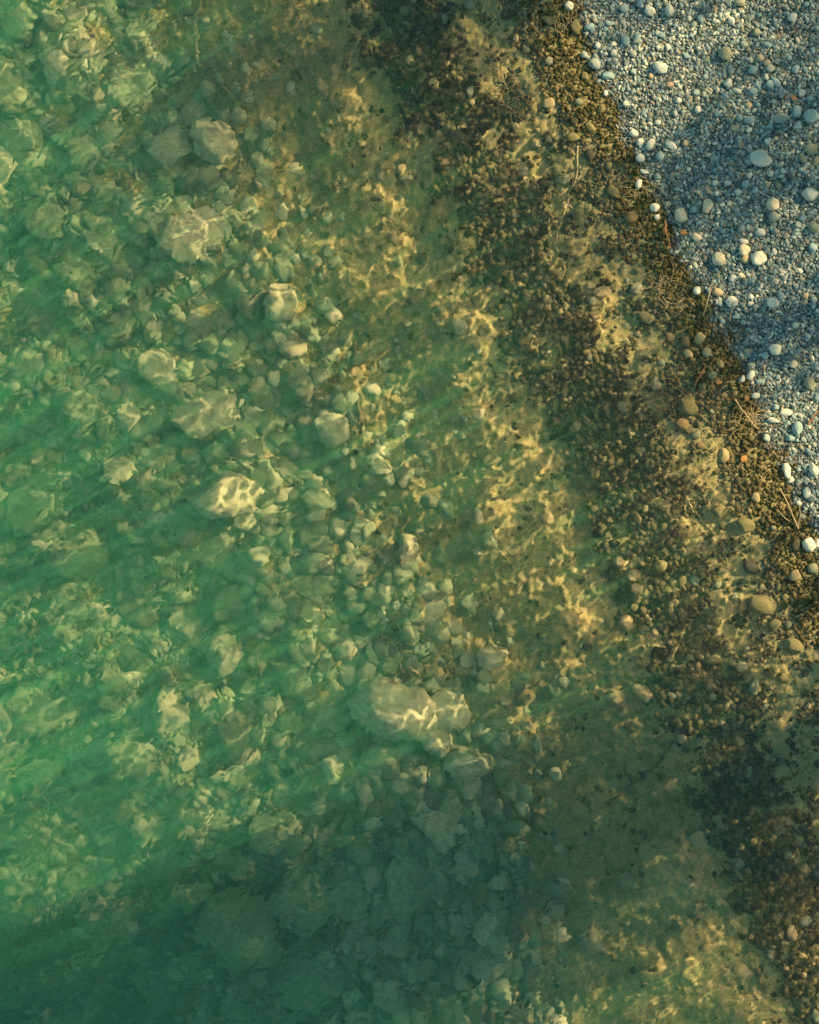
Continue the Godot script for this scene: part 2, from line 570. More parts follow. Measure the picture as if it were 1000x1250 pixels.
# u, v, width, height, turn, tone, what sets it apart
const BEACH := [
	[694, 8, 12, 11, 20, "pale grey", "rounded, beside dry grass at the water's edge"], [763, 11, 13, 10, 0, "pale grey", "oval, smooth"], [793, 14, 16, 10, 35, "white", "oblong, beside a three-cornered grey stone"],
	[817, 13, 12, 15, 0, "pale grey", "three-cornered, beside an oblong white stone"], [744, 29, 12, 8, 5, "blue-grey", ""], [720, 34, 13, 10, 15, "blue-grey", ""], [764, 50, 10, 12, 0, "blue-grey", ""], [778, 46, 7, 10, 15, "blue-grey", ""],
	[729, 56, 8, 8, 0, "pale grey", ""], [714, 68, 11, 10, 30, "grey", "angular, at the water's edge"], [726, 79, 15, 13, 20, "grey", "round, at the water's edge flat-topped"], [806, 83, 18, 14, 15, "pale grey", "large egg-shaped, with a brown band"],
	[742, 93, 14, 9, 5, "blue-grey", ""], [816, 104, 11, 7, -15, "rust-pink", "oblong"], [794, 93, 7, 7, 0, "rust-pink", ""], [764, 127, 8, 7, 0, "white", ""], [739, 114, 6, 7, 0, "white", ""], [773, 162, 12, 9, 35, "white", ""],
	[794, 177, 11, 14, 20, "white", ""], [819, 178, 14, 9, 30, "white", ""], [781, 193, 12, 10, 20, "white", ""], [805, 191, 11, 11, 0, "blue-grey", ""], [836, 175, 8, 8, 0, "tan", ""], [828, 123, 8, 7, 0, "white", ""],
	[903, 4, 14, 11, 20, "olive grey", "rounded"], [967, 22, 12, 12, 0, "pale grey", ""], [885, 66, 16, 18, 10, "olive grey", "heart-shaped, large, dark"], [892, 86, 8, 13, -10, "grey", ""], [888, 102, 11, 12, 35, "pale grey", ""], [884, 90, 5, 12, 0, "grey", ""],
	[923, 40, 10, 9, 0, "olive grey", ""], [928, 71, 9, 10, 0, "tan", ""], [936, 77, 9, 8, 0, "tan", ""], [939, 84, 12, 10, 0, "grey", ""], [918, 85, 11, 11, 20, "blue-grey", ""], [939, 104, 11, 11, 0, "blue-grey", ""], [947, 101, 17, 9, 40, "blue-grey", "oblong"],
	[971, 84, 8, 11, 15, "blue-grey", ""], [953, 113, 9, 14, 0, "grey", ""], [978, 114, 9, 12, 20, "pale grey", ""], [972, 137, 12, 15, 15, "blue-grey", "angular"], [990, 143, 18, 17, 20, "blue-grey", "large, angular, five-sided"], [953, 145, 20, 12, 0, "grey", "broad, layered"],
	[974, 154, 11, 11, 0, "pale grey", "round"], [915, 147, 13, 9, 15, "blue-grey", ""], [903, 145, 8, 8, 0, "blue-grey", ""], [989, 183, 16, 14, 0, "olive grey", "cracked across"], [980, 194, 8, 13, -30, "olive grey", ""], [928, 194, 26, 19, 15, "pale grey", "largest on the beach, domed"],
	[914, 198, 11, 9, 30, "grey", ""], [905, 177, 8, 8, 0, "rust-pink", ""], [852, 134, 9, 9, 0, "white", ""], [936, 55, 11, 7, 10, "blue-grey", ""], [849, 114, 9, 8, 0, "blue-grey", ""],
	[863, 252, 14, 16, 20, "cream", "smooth, square"], [831, 263, 18, 16, 25, "cream", "smooth, diamond-shaped, at the water's edge"], [943, 250, 15, 15, 25, "cream", "resting against a grey stone"], [944, 265, 12, 14, 30, "grey", "resting against a cream stone"],
	[988, 237, 19, 18, 0, "pale grey", "large, round, with a white vein"], [993, 277, 15, 13, 0, "olive grey", ""], [973, 275, 9, 9, 0, "grey", ""], [972, 281, 9, 5, 0, "blue-grey", ""], [973, 286, 9, 5, 0, "blue-grey", ""], [968, 290, 9, 5, 0, "blue-grey", ""],
	[992, 302, 10, 13, -15, "blue-grey", ""], [850, 290, 13, 10, 35, "cream", ""], [877, 317, 15, 17, -20, "cream", "two-toned, egg-shaped"], [908, 306, 16, 13, 20, "cream", "blocky, leaning on a tan slab"], [910, 317, 12, 9, 0, "tan", "slab under a cream block"], [926, 316, 17, 18, 20, "white", "blocky, with one blue-grey face"],
	[945, 307, 6, 10, 0, "white", ""], [927, 283, 14, 10, 25, "pale grey", ""], [908, 295, 12, 6, 20, "white", ""], [910, 225, 9, 10, 0, "blue-grey", ""], [922, 233, 9, 9, 0, "blue-grey", ""], [900, 235, 9, 8, 30, "pale grey", ""], [888, 224, 9, 8, 0, "blue-grey", ""],
	[847, 256, 9, 8, 0, "blue-grey", ""], [875, 356, 14, 10, 25, "tan", "worn, flat"], [893, 369, 14, 13, 20, "white", ""], [943, 370, 14, 13, 35, "white", ""], [894, 340, 10, 9, 0, "pale grey", ""], [983, 361, 8, 8, 0, "tan", ""], [994, 366, 8, 7, 0, "pale grey", ""],
	[851, 355, 11, 10, 0, "white", ""], [799, 253, 11, 11, 20, "white", ""], [802, 265, 7, 7, 0, "white", ""], [780, 225, 9, 12, 10, "white", ""], [786, 210, 11, 7, 15, "pale grey", ""],
	[946, 427, 17, 13, -10, "white", "smooth, egg-shaped"], [933, 434, 10, 9, -20, "blue-grey", ""], [968, 445, 10, 9, 0, "cream", ""], [988, 468, 13, 17, -15, "olive grey", "blocky, with a sharp ridge"], [916, 457, 9, 13, 20, "white", ""], [917, 446, 9, 8, 0, "cream", ""], [906, 463, 8, 9, 0, "pale grey", ""],
	[922, 483, 10, 7, 0, "white", ""], [944, 513, 15, 8, 10, "pale grey", "pointed"], [959, 504, 14, 9, 0, "white", ""], [946, 497, 9, 8, 0, "blue-grey", ""], [973, 523, 12, 16, 0, "blue-grey", "dull, upright"], [964, 535, 11, 8, 0, "blue-grey", ""], [935, 535, 9, 10, 0, "pale grey", ""],
	[960, 575, 11, 18, -10, "white", "egg-shaped, at the water's edge"], [993, 573, 12, 15, -15, "white", ""], [965, 586, 10, 8, -15, "pale grey", ""], [985, 602, 10, 14, 0, "white", ""], [975, 614, 7, 7, 0, "white", ""], [987, 665, 15, 17, -25, "white", "alone in dark wet gravel"], [998, 663, 9, 10, 0, "white", ""],
]

func make_beach_stones() -> void:
	for b in BEACH:
		var tone: String = b[5]
		var label: String
		if b[6] != "":
			label = "%s beach stone, %s" % [tone, b[6]]
		else:
			label = beside(b[0], b[1], BEACH, "stone", "inland of", "lakeward of", "small %s %s stone" % [form(b[2], b[3]), tone])
		put_stone("beach_stone", b[0], b[1], b[2], b[3], b[4], tint(M.dry_stone, "stone " + tone, TONES[tone]), label, "stones on the pebble beach", "block" if b[2] + b[3] > 25 else "cobble", 0.8, 0.22)
	var tones := ["pale grey", "blue-grey", "grey", "white", "cream", "olive grey", "dark grey", "tan"]
	var weights := [4, 8, 7, 1.5, 1, 3, 4, 0.8]
	var tries := 0
	while taken.beach_stone < 299 and tries < 20000:
		tries += 1
		var u := rng.randf_range(690.0, 1010.0)
		var v := rng.randf_range(-8.0, 690.0)
		var d := inland((u - 500.0) * S, (v - 625.0) * S)
		var r := 5.0 + 3.5 * pow(rng.randf(), 2.0)
		if d < 8.0 or not is_free(u, v, r * 0.5, 1.25):
			continue
		var tone: String = tones[pick(weights)]
		var w := r * rng.randf_range(0.95, 1.35)
		put_stone("beach_stone", u, v, w, r, rng.randf() * 180.0, tint(M.dry_stone, "stone " + tone, TONES[tone]), beside(u, v, BEACH, "stone", "inland of", "lakeward of", "small %s %s stone" % [form(w, r), tone]), "stones on the pebble beach", "cobble", 0.7, 0.24)

const SHALLOW := [
	[840, 495, 26, 22, 20, "olive", "layered, large, in the shallows"], [833, 520, 20, 18, 0, "brown", "rounded, in the shallows beside a layered olive stone"], [910, 641, 22, 16, 20, "olive", ""], [917, 692, 24, 14, 15, "dark", ""], [930, 738, 34, 22, 15, "olive", "broad, flat, half buried in silt"], [878, 624, 17, 16, 0, "olive", ""],
	[774, 702, 17, 16, 20, "tan", ""], [777, 719, 18, 14, 10, "tan", ""], [757, 685, 16, 14, 0, "tan", ""], [765, 760, 18, 18, 0, "tan", ""], [745, 762, 14, 14, 0, "olive", ""], [968, 789, 24, 18, 30, "olive", ""], [972, 665, 12, 14, 0, "dark", "wet, beside a white stone"],
	[850, 1022, 23, 22, 0, "grey-green", "round, alone on the silt"], [765, 1071, 34, 20, 0, "grey-green", "angular, split"], [832, 900, 14, 14, 0, "tan", ""], [787, 845, 32, 20, 20, "tan", ""], [755, 850, 26, 22, 0, "tan", ""], [980, 1060, 16, 16, 0, "olive", ""], [684, 1082, 38, 24, 0, "grey-green", "broad, low, in silt"],
	[721, 1146, 34, 28, 0, "grey-green", ""], [668, 633, 18, 12, 0, "tan", ""], [770, 265, 16, 15, 0, "brown", "half out of the water"], [790, 388, 22, 14, 20, "olive", ""], [735, 357, 20, 14, 0, "tan", "flat, on bright silt beside the gravel"], [503, 76, 14, 14, 0, "tan", "small, round, pale, on the upper slope"], [560, 168, 24, 16, 20, "dark", "slab-like, angular"],
	[600, 560, 26, 16, -20, "olive", "flat, low, among light ripples"], [640, 850, 28, 18, 0, "olive", "broad, near the pale wedge"], [700, 168, 16, 12, 0, "olive", "smooth, beside the winding weed stalk"], [560, 400, 24, 18, 30, "grey-green", "broad, mossy"], [905, 1180, 26, 18, 20, "tan", "small, at the rippled sand"], [950, 1010, 22, 16, 0, "dark", "broad, dull"],
]
const UNDER := {"olive": Color(0.17, 0.165, 0.095), "brown": Color(0.17, 0.135, 0.08), "dark": Color(0.065, 0.07, 0.055), "tan": Color(0.32, 0.27, 0.17), "grey-green": Color(0.20, 0.22, 0.17)}

func make_lake_stones() -> void:
	for b in SHALLOW:
		var label: String = "%s submerged stone, %s" % [b[5], b[6]] if b[6] != "" else beside(b[0], b[1], SHALLOW, "stone", "shoreward of", "lakeward of", "%s %s submerged stone" % [form(b[2], b[3]), b[5]])
		put_stone("lake_stone", b[0], b[1], b[2], b[3], b[4], tint(M.wet_stone, "wet " + b[5], UNDER[b[5]]), label, "stones in the shallow water", "block", 0.62, 0.25)
	var tones := ["olive", "brown", "dark", "tan", "grey-green"]
	var tries := 0
	while taken.lake_stone < 299 and tries < 30000:
		tries += 1
		var u := rng.randf_range(380.0, 1010.0)
		var v := rng.randf_range(-8.0, 1260.0)
		var x := (u - 500.0) * S
		var z := (v - 625.0) * S
		var d := inland(x, z)
		if d > -12.0 or d < -330.0:
			continue
		var s := sandy(x, z, d)
		if d < -225.0 and rng.randf() < 0.6:
			continue
		var r := 7.0 + 8.0 * pow(rng.randf(), 2.5)
		if not is_free(u, v, r * 0.5, 1.1):
			continue
		var tone: String = tones[pick([6, 1.5, 4, 2 + 3 * s, 4])]
		var w := r * rng.randf_range(0.95, 1.4)
		put_stone("lake_stone", u, v, w, r, rng.randf() * 180.0, tint(M.wet_stone, "wet " + tone, UNDER[tone]), beside(u, v, SHALLOW, "stone", "shoreward of", "lakeward of", "%s %s submerged stone" % [form(w, r), tone]), "stones in the shallow water", "cobble", 0.7, 0.32)

const DEEP := [
	[484, 860, 86, 52, 12, "palish", "large, angular, slab-like", 1.5], [522, 890, 52, 32, 48, "palish", "long, slanting, joined to a large angular rock", 1.4], [545, 866, 40, 40, 0, "palish", "rounded, beside a large angular rock", 0.7], [572, 930, 46, 34, 10, "palish", "wedge-shaped", 0.8],
	[280, 607, 66, 44, 0, "palish", "flat-topped, overhanging", 1.4], [105, 678, 66, 44, -10, "greenish", "broad, rounded", 0.8], [300, 1128, 86, 74, 0, "greenish", "big, square, rounded", 0.9], [160, 920, 64, 46, 15, "greenish", "smooth, domed", 0.7], [14, 885, 50, 62, 0, "palish", "blocky", 0.7],
	[280, 795, 34, 50, -25, "palish", "ridged, narrow", 0.8], [215, 185, 50, 40, 10, "palish", "rounded, beside a knobbly one", 0.7], [262, 180, 46, 42, 0, "palish", "rounded, knobbly", 0.7], [345, 372, 30, 36, 0, "palish", "upright", 0.8], [405, 525, 34, 34, 20, "palish", "cracked", 0.8],
	[370, 1090, 72, 60, 0, "greenish", "broad, flat", 0.5], [335, 1015, 48, 46, 0, "greenish", "rounded", 0.6], [210, 865, 46, 40, 0, "palish", "rough", 0.7], [60, 860, 70, 60, 0, "greenish", "large, flat", 0.4], [30, 30, 40, 30, 0, "greenish", "", 0.6], [60, 270, 46, 40, 0, "greenish", "", 0.6],
	[235, 290, 80, 46, -25, "palish", "long, broad", 0.4], [150, 575, 40, 24, 0, "palish", "", 0.7], [310, 375, 30, 34, 0, "darkish", "square, flat", 0.5], [600, 800, 30, 24, 0, "palish", "", 0.7], [610, 1075, 26, 24, 0, "palish", "small, round, yellowish", 0.8], [240, 1085, 40, 30, 20, "greenish", "", 0.7], [390, 1180, 90, 60, 0, "greenish", "", 0.4],
	[500, 1080, 50, 60, 0, "greenish", "", 0.5], [30, 170, 40, 34, 0, "greenish", "", 0.6], [100, 500, 44, 36, 0, "greenish", "", 0.6], [60, 940, 46, 46, 0, "greenish", "", 0.6],
]
const ROCK := {"palish": [Color(0.37, 0.385, 0.29), Color(0.32, 0.345, 0.26)], "greenish": [Color(0.24, 0.30, 0.21), Color(0.20, 0.26, 0.18)], "darkish": [Color(0.15, 0.175, 0.145), Color(0.17, 0.185, 0.15)]}  # rock tones: pale, greenish and darker, two variants each

func make_lake_rocks() -> void:
	for b in DEEP:
		var label: String = "%s underwater rock, %s" % [b[5], b[6]] if b[6] != "" else beside(b[0], b[1], DEEP, "rock", "shoreward of", "lakeward of", "%s %s rock" % [form(b[2], b[3]), b[5]])
		put_stone("lake_rock", b[0], b[1], b[2] * 1.25, b[3] * 1.25, b[4], tint(M.sunk_stone, "sunk " + b[5], ROCK[b[5]][0]), label, "rocks on the lake bed", "block", b[7], 0.22, 0.08)
	var tries := 0
	while taken.lake_rock < 299 and tries < 40000:
		tries += 1
		var u := rng.randf_range(-20.0, 660.0)
		var v := rng.randf_range(-20.0, 1275.0)
		var d := inland((u - 500.0) * S, (v - 625.0) * S)
		if d > -260.0:
			continue
		var t := smoothstep(-310.0, -560.0, d)
		if rng.randf() > 0.03 + 0.97 * t * t:
			continue
		var r := 16.0 + (12.0 + 34.0 * t) * pow(rng.randf(), 2.2)
		if not is_free(u, v, r * 0.5, 0.86):
			continue
		var tone: String = ["palish", "greenish", "darkish"][pick([3, 6, 3])]
		var w := r * rng.randf_range(0.95, 1.45)
		put_stone("lake_rock", u, v, w, r * 0.95, rng.randf() * 180.0, tint(M.sunk_stone, "sunk %s %d" % [tone, tries % 2], ROCK[tone][tries % 2]), beside(u, v, DEEP, "rock", "shoreward of", "lakeward of", "%s %s %s rock" % ["large" if r > 34.0 else ("middling" if r > 24.0 else "small"), form(w, r * 0.95), tone]), "rocks on the lake bed", "block", rng.randf_range(0.35, 0.65), 0.28, 0.06)
	var rest := blank(14)
	for k in 17000:
		var u := rng.randf_range(-420.0, 700.0)
		var v := rng.randf_range(-250.0, 1500.0)
		var p := Vector3((u - 500.0) * S, 0, (v - 625.0) * S)
		var d := inland(p.x, p.z)
		if d > -250.0:
			continue
		var t := smoothstep(-310.0, -560.0, d)
		if rng.randf() > 0.05 + 0.95 * t:
			continue
		var r := (0.020 + 0.055 * pow(rng.randf(), 2.0)) * (0.65 + 0.45 * t)
		p.y = smooth_height(p.x, p.z, d) + r * rng.randf_range(-0.25, 0.25)
		var c: Color = ROCK[["palish", "greenish", "darkish"][pick([3, 6, 3])]][k % 2]
		rest[rng.randi() % 14].append([Transform3D(turned(Vector3(r * rng.randf_range(0.9, 1.5), r * rng.randf_range(0.5, 0.9), r), rng.randf() * TAU, rng.randf_range(-0.4, 0.4)), p), c * rng.randf_range(0.75, 1.15)])
	scatter("lake_rubble", "small mossy rubble filling the gaps between the underwater rocks", "rubble", M.sunk_stone, rest, "cobble")

# ---------------------------------------------------------------- trees on the bank, beyond the picture, whose shade falls on the shore
func make_tree(called: String, label: String, foot: Vector2, tall: float, low: float, wide: float, leaves: int, leaf: float) -> void:
	var root := Node3D.new()
	root.name = numbered(called)
	var y0 := height(foot.x, foot.y)
	root.position = Vector3(foot.x, y0, foot.y)
	tag(root, label, "tree", "trees on the bank")
	add_child(root)
	var trunk := MeshInstance3D.new()
	trunk.name = "trunk"
	var pts := []
	var rad := []
	for k in 9:
		var t := k / 8.0
		pts.append(Vector3(0.12 * sin(t * 5.0), tall * 0.96 * t - 0.05, 0.1 * sin(t * 3.7 + 1.0)))
		rad.append(lerpf(tall * 0.017, 0.012, t))
	trunk.mesh = tube(pts, rad, 9)
	trunk.material_override = M.bark
	root.add_child(trunk)
	var tips := []
	var limbs := int(tall * 4.5)
	for k in limbs:
		var t := (k + 0.5) / limbs
		var y := lerpf(low, tall * 0.97, t)
		var reach := wide * sqrt(maxf(0.05, 1.0 - pow(2.0 * t - 0.9, 2.0))) * rng.randf_range(0.6, 1.05)
		var a := k * 2.4 + rng.randf_range(-0.4, 0.4)
		var b := Vector3(0.12 * sin(y / tall * 5.0), y - reach * 0.45, 0.1 * sin(y / tall * 3.7 + 1.0))
		var e := b + Vector3(cos(a) * reach, reach * 0.75, sin(a) * reach)
		var limb := MeshInstance3D.new()
		limb.name = "limb"
		limb.mesh = tube([b, b.lerp(e, 0.5) + Vector3(0, -0.06 * reach, 0), e], [tall * 0.005, tall * 0.003, 0.004], 5)
		limb.material_override = M.bark
		root.add_child(limb, true)
		for j in 7:
			tips.append(b.lerp(e, rng.randf_range(0.35, 1.05)) + Vector3(rng.randfn(), rng.randfn(), rng.randfn()) * 0.13 * wide)
	var st := SurfaceTool.new()
	st.begin(Mesh.PRIMITIVE_TRIANGLES)
	for q in [Vector3(0, 0, 0), Vector3(0.35, 0.06, 0.45), Vector3(0, 0, 1), Vector3(0, 0, 0), Vector3(0, 0, 1), Vector3(-0.35, 0.06, 0.45)]:
		st.set_normal(Vector3.UP)
		st.add_vertex(q)
	var mm := MultiMesh.new()
	mm.transform_format = MultiMesh.TRANSFORM_3D
	mm.mesh = st.commit()
	mm.instance_count = leaves
	for k in leaves:
		var c: Vector3 = tips[rng.randi() % tips.size()] + Vector3(rng.randfn(), rng.randfn(), rng.randfn()) * 0.16 * minf(wide, 1.4)
		mm.set_instance_transform(k, Transform3D(Basis.from_euler(Vector3(rng.randf_range(-1, 1), rng.randf() * TAU, rng.randf_range(-1, 1))) * Basis.from_scale(Vector3.ONE * leaf * rng.randf_range(0.7, 1.2)), c))
	var crown := MultiMeshInstance3D.new()
	crown.name = "crown"
	crown.multimesh = mm
	crown.material_override = M.leaf
	crown.set_meta("kind", "stuff")
	root.add_child(crown)

# plan position that the middle of the shade passes, how far towards the sun the tree stands
func tree_foot(u: float, v: float, away: float) -> Vector2:
	return Vector2((u - 500.0) * S, (v - 625.0) * S) + SUN_AZ.normalized() * away

func make_trees() -> void:
	make_tree("poplar", "tall slim poplar on the bank shading the upper beach", tree_foot(770, -110, 7.0), 5.6, 0.8, 1.1, 3300, 0.11)
	make_tree("poplar", "broad leafy poplar on the bank shading the gravel shallows", tree_foot(960, 905, 5.5), 8.8, 0.8, 1.3, 6800, 0.11)
	make_tree("poplar", "tallest poplar on the bank shading the deep water", tree_foot(110, 1330, 9.0), 10.5, 3.3, 1.6, 9000, 0.12)
	make_tree("birch", "dense birch on the bank shading the dry beach", tree_foot(905, 215, 9.24), 6.0, 1.0, 1.35, 8500, 0.08)
	make_tree("birch", "slim birch on the bank beside the dense birch", tree_foot(955, 430, 7.7), 5.0, 1.0, 0.8, 3600, 0.08)

func strand(pts: Array, r0: float, r1: float, lift := 0.5) -> ArrayMesh:
	var c := Curve3D.new()
	for p in pts:
		var q := spot(p[0], p[1])
		c.add_point(q + Vector3(0, r0 * S * lift + (p[2] if p.size() > 2 else 0.0), 0))
	for k in range(1, pts.size() - 1):
		var d := (c.get_point_position(k + 1) - c.get_point_position(k - 1)) * 0.18
		c.set_point_in(k, -d)
		c.set_point_out(k, d)
	var out := []
	var rad := []
	var n := maxi(6, int(c.get_baked_length() / 0.025))
	for k in n + 1:
		var t := float(k) / n
		var q := c.sample_baked(c.get_baked_length() * t)
		out.append(q + Vector3(n_warp.get_noise_2d(q.x * 700.0, q.z * 700.0), 0.5 * n_warp.get_noise_2d(q.z * 500.0, q.x * 500.0), n_warp.get_noise_2d(q.z * 700.0 + 50.0, q.x * 700.0)) * r0 * S * 0.9)
		rad.append(lerpf(r0, r1, t) * S * (1.0 + 0.25 * n_fine.get_noise_1d(k * 9.0)))
	return tube(out, rad, 6)

func piece(called: String, parent: Node3D, mesh: Mesh, m: Material) -> void:
	var o := MeshInstance3D.new()
	o.name = called
	o.mesh = mesh
	o.material_override = m
	parent.add_child(o, true)

func wood(called: String, label: String, category: String, m: Material, stems: Array, group := "") -> void:
	var root := Node3D.new()
	root.name = numbered(called)
	tag(root, label, category, group)
	add_child(root)
	for k in stems.size():
		piece("stem" if k == 0 else "side_twig", root, strand(stems[k][0], stems[k][1], stems[k][2], 1.0), m)

func tuft(called: String, label: String, category: String, m: Material, u: float, v: float, n: int, long: float, turn: float, spread: float, thick: float, rise: float) -> void:
	var root := Node3D.new()
	root.name = numbered(called)
	tag(root, label, category)
	add_child(root)
	for k in n:
		var a := deg_to_rad(turn + rng.randf_range(-spread, spread))
		var l := long * rng.randf_range(0.45, 1.0)
		var c := rng.randf_range(-1.3, 1.3)
		var u0 := u + rng.randfn() * long * 0.3
		var v0 := v + rng.randfn() * long * 0.3
		var pts := []
		for j in 4:
			var t := j / 3.0
			pts.append([u0 + cos(a + c * t) * l * t, v0 + sin(a + c * t) * l * t, rise * sin(t * 2.6) * rng.randf_range(0.6, 1.0) + 0.006])
		piece("blade", root, strand(pts, thick, thick * 0.4), m)

func dead_leaf(label: String, u: float, v: float, size: float, turn: float, m: Material) -> void:
	var root := Node3D.new()
	root.name = numbered("dead_leaf")
	root.position = spot(u, v) + Vector3(0, 0.016, 0)
	root.rotation = Vector3(rng.randf_range(-0.25, 0.25), deg_to_rad(-turn), rng.randf_range(-0.25, 0.25))
	tag(root, label, "leaf")
	add_child(root)
	var vs := PackedVector3Array()
	var idx := PackedInt32Array()
	for j in 7:
		var t := j / 6.0
		var w := size * S * 0.36 * sin(PI * pow(t, 0.8)) * (1.0 + 0.2 * sin(j * 2.9))
		for k in 3:
			vs.append(Vector3((t - 0.5) * size * S, 0.18 * absf(k - 1) * w + 0.12 * size * S * sin(t * 3.0), (k - 1) * w))
	for j in 6:
		for k in 2:
			var a := j * 3 + k
			idx.append_array([a, a + 3, a + 1, a + 1, a + 3, a + 4])
	piece("blade", root, finish(vs, idx, PackedColorArray()), m)
	var l := size * S
	piece("stalk", root, tube([Vector3(-0.5 * l, 0, 0), Vector3(-0.7 * l, 0.002, 0.05 * l), Vector3(-0.95 * l, 0, 0.02 * l)], [0.0014, 0.0012, 0.0009], 5), M.straw)

func make_plants() -> void:
	wood("sunken_branch", "thin bare branch lying underwater across the silt", "branch", M.root, [[[[738, 980], [765, 962], [790, 942], [806, 926], [822, 903]], 2.0, 1.1], [[[772, 957], [762, 940], [760, 926]], 1.2, 0.5], [[[800, 932], [790, 918]], 1.0, 0.4]])
	wood("sunken_root", "dark wavy root underwater beside a cracked pale rock", "root", M.root, [[[[436, 420], [432, 450], [438, 488], [441, 522], [452, 556]], 2.8, 2.0], [[[433, 455], [410, 448], [398, 452]], 1.3, 0.6], [[[441, 522], [425, 540]], 1.6, 0.8]])
	wood("sunken_root", "long twisted root underwater with a tangle at its foot", "root", M.root, [[[[497, 628], [487, 660], [491, 690], [484, 722], [479, 756], [482, 785]], 2.8, 1.8], [[[479, 756], [465, 780], [455, 790]], 1.4, 0.6], [[[484, 765], [505, 775], [512, 800], [516, 830]], 1.5, 0.7], [[[487, 660], [515, 650], [532, 640]], 1.2, 0.5]])
	wood("driftwood", "forked pale driftwood lying in the deeper water", "driftwood", M.straw, [[[[250, 5], [243, 30], [240, 60], [246, 84]], 3.0, 2.4], [[[246, 84], [225, 98], [205, 118]], 2.2, 0.8], [[[246, 84], [272, 104], [288, 124], [296, 150]], 2.2, 0.8]])
	wood("sunken_root", "hooked pale root underwater on the shaded slope", "root", M.straw, [[[[538, 1042], [556, 1072], [546, 1104], [522, 1112]], 2.0, 1.0], [[[556, 1072], [566, 1050], [562, 1030]], 1.2, 0.5]])
	wood("sunken_root", "straight dark root underwater in the shade", "root", M.root, [[[[478, 1005], [470, 1060], [468, 1105], [460, 1150]], 2.4, 1.3], [[[470, 1060], [485, 1040]], 1.2, 0.5]])
	wood("weed_stalk", "long thin straw-coloured weed stalk winding over shallow gravel", "weed", M.straw, [[[[705, 178], [704, 215], [692, 250], [678, 300], [690, 330], [664, 388], [648, 420]], 1.1, 0.8], [[[692, 250], [712, 262], [722, 275]], 0.8, 0.4], [[[678, 300], [668, 280], [672, 262]], 0.7, 0.4]])
	wood("weed_stalk", "pale weed stalk crossing a silt patch in the shallows", "weed", M.straw, [[[[835, 600], [848, 628], [870, 648], [890, 690]], 0.9, 0.5], [[[870, 648], [888, 640]], 0.6, 0.3]])
	wood("weed_stalk", "thin stalk lying beside the sunken branch", "weed", M.straw, [[[[700, 870], [690, 905], [668, 930]], 0.9, 0.5]])
	wood("dry_stalk", "forked dry stalk standing at the water's edge by a white stone", "stalk", M.straw, [[[[974, 646, 0.01], [962, 620, 0.05], [950, 597, 0.07]], 1.1, 0.7], [[[973, 644, 0.01], [975, 628, 0.05], [972, 612, 0.08]], 0.8, 0.4], [[[970, 640, 0.01], [956, 632, 0.03], [948, 622, 0.03]], 0.7, 0.4]])
	wood("dry_stalk", "reddish bent stalk lying in wet gravel", "stalk", M.rust, [[[[848, 470, 0.01], [856, 456, 0.03], [861, 447, 0.03], [857, 444, 0.02]], 1.2, 0.7]])
	wood("dry_stalk", "long dry stalk lying across wet gravel and a heap of straw", "stalk", M.straw, [[[[896, 488, 0.02], [906, 502, 0.03], [918, 518, 0.03], [925, 524, 0.02]], 1.1, 0.6], [[[906, 502, 0.03], [902, 512, 0.02]], 0.7, 0.3]])
	wood("dry_stalk", "rust-brown twig lying along the water's edge below cream stones", "stalk", M.rust, [[[[812, 270, 0.02], [811, 283, 0.03], [815, 295, 0.03], [818, 305, 0.02]], 1.4, 0.8]])
	wood("dry_stalk", "forked twig between the edge gravel and a tan stone", "stalk", M.straw, [[[[858, 386, 0.02], [864, 362, 0.04], [868, 345, 0.05], [871, 335, 0.05]], 1.0, 0.5], [[[864, 362, 0.04], [868, 352, 0.05], [874, 348, 0.05]], 0.7, 0.3]])
	wood("dry_stalk", "pinkish twig lying among beach stones", "stalk", M.rust, [[[[985, 520, 0.02], [992, 508, 0.03], [1004, 496, 0.03]], 1.2, 0.7]])
	wood("dry_stalk", "thin straw leaning from a white beach stone", "stalk", M.straw, [[[[890, 392, 0.02], [892, 380, 0.03], [893, 370, 0.05]], 0.8, 0.5]])
	tuft("grass_tuft", "fine dry grass at the water's edge by the pale rounded stone", "grass", M.straw, 690, 34, 14, 28, -75, 60, 0.4, 0.04)
	tuft("grass_tuft", "heap of dry straw washed up at the water's edge", "grass", M.straw, 926, 520, 34, 34, -140, 80, 0.4, 0.02)
	tuft("grass_tuft", "short dry straw among edge gravel below cream stones", "grass", M.straw, 806, 352, 24, 30, -20, 150, 0.4, 0.02)
	tuft("grass_tuft", "dry straw tangle between white stones at the water's edge", "grass", M.straw, 784, 232, 20, 24, -80, 140, 0.4, 0.02)
	tuft("weed_tuft", "brown feathery weed tuft on shallow gravel beside the layered stone", "weed", M.weed, 818, 492, 26, 40, -150, 40, 0.6, 0.03)
	tuft("weed_tuft", "dark weed clump on the shaded shallow gravel", "weed", M.weed, 632, 128, 26, 26, -90, 170, 0.7, 0.04)
	tuft("weed_tuft", "pale feathery weed tuft on shallow silt", "weed", M.straw, 612, 108, 14, 30, -70, 60, 0.55, 0.03)
	tuft("weed_tuft", "brown weed fringe on pale silt beside gravel", "weed", M.weed, 700, 590, 18, 30, -60, 70, 0.55, 0.03)
	tuft("weed_tuft", "pale weed tangle at the foot of the long twisted root", "weed", M.straw, 484, 785, 20, 34, 60, 120, 0.9, 0.05)
	tuft("weed_tuft", "sprays of weed beside the large angular rock", "weed", M.straw, 505, 836, 7, 34, -60, 25, 0.7, 0.08)
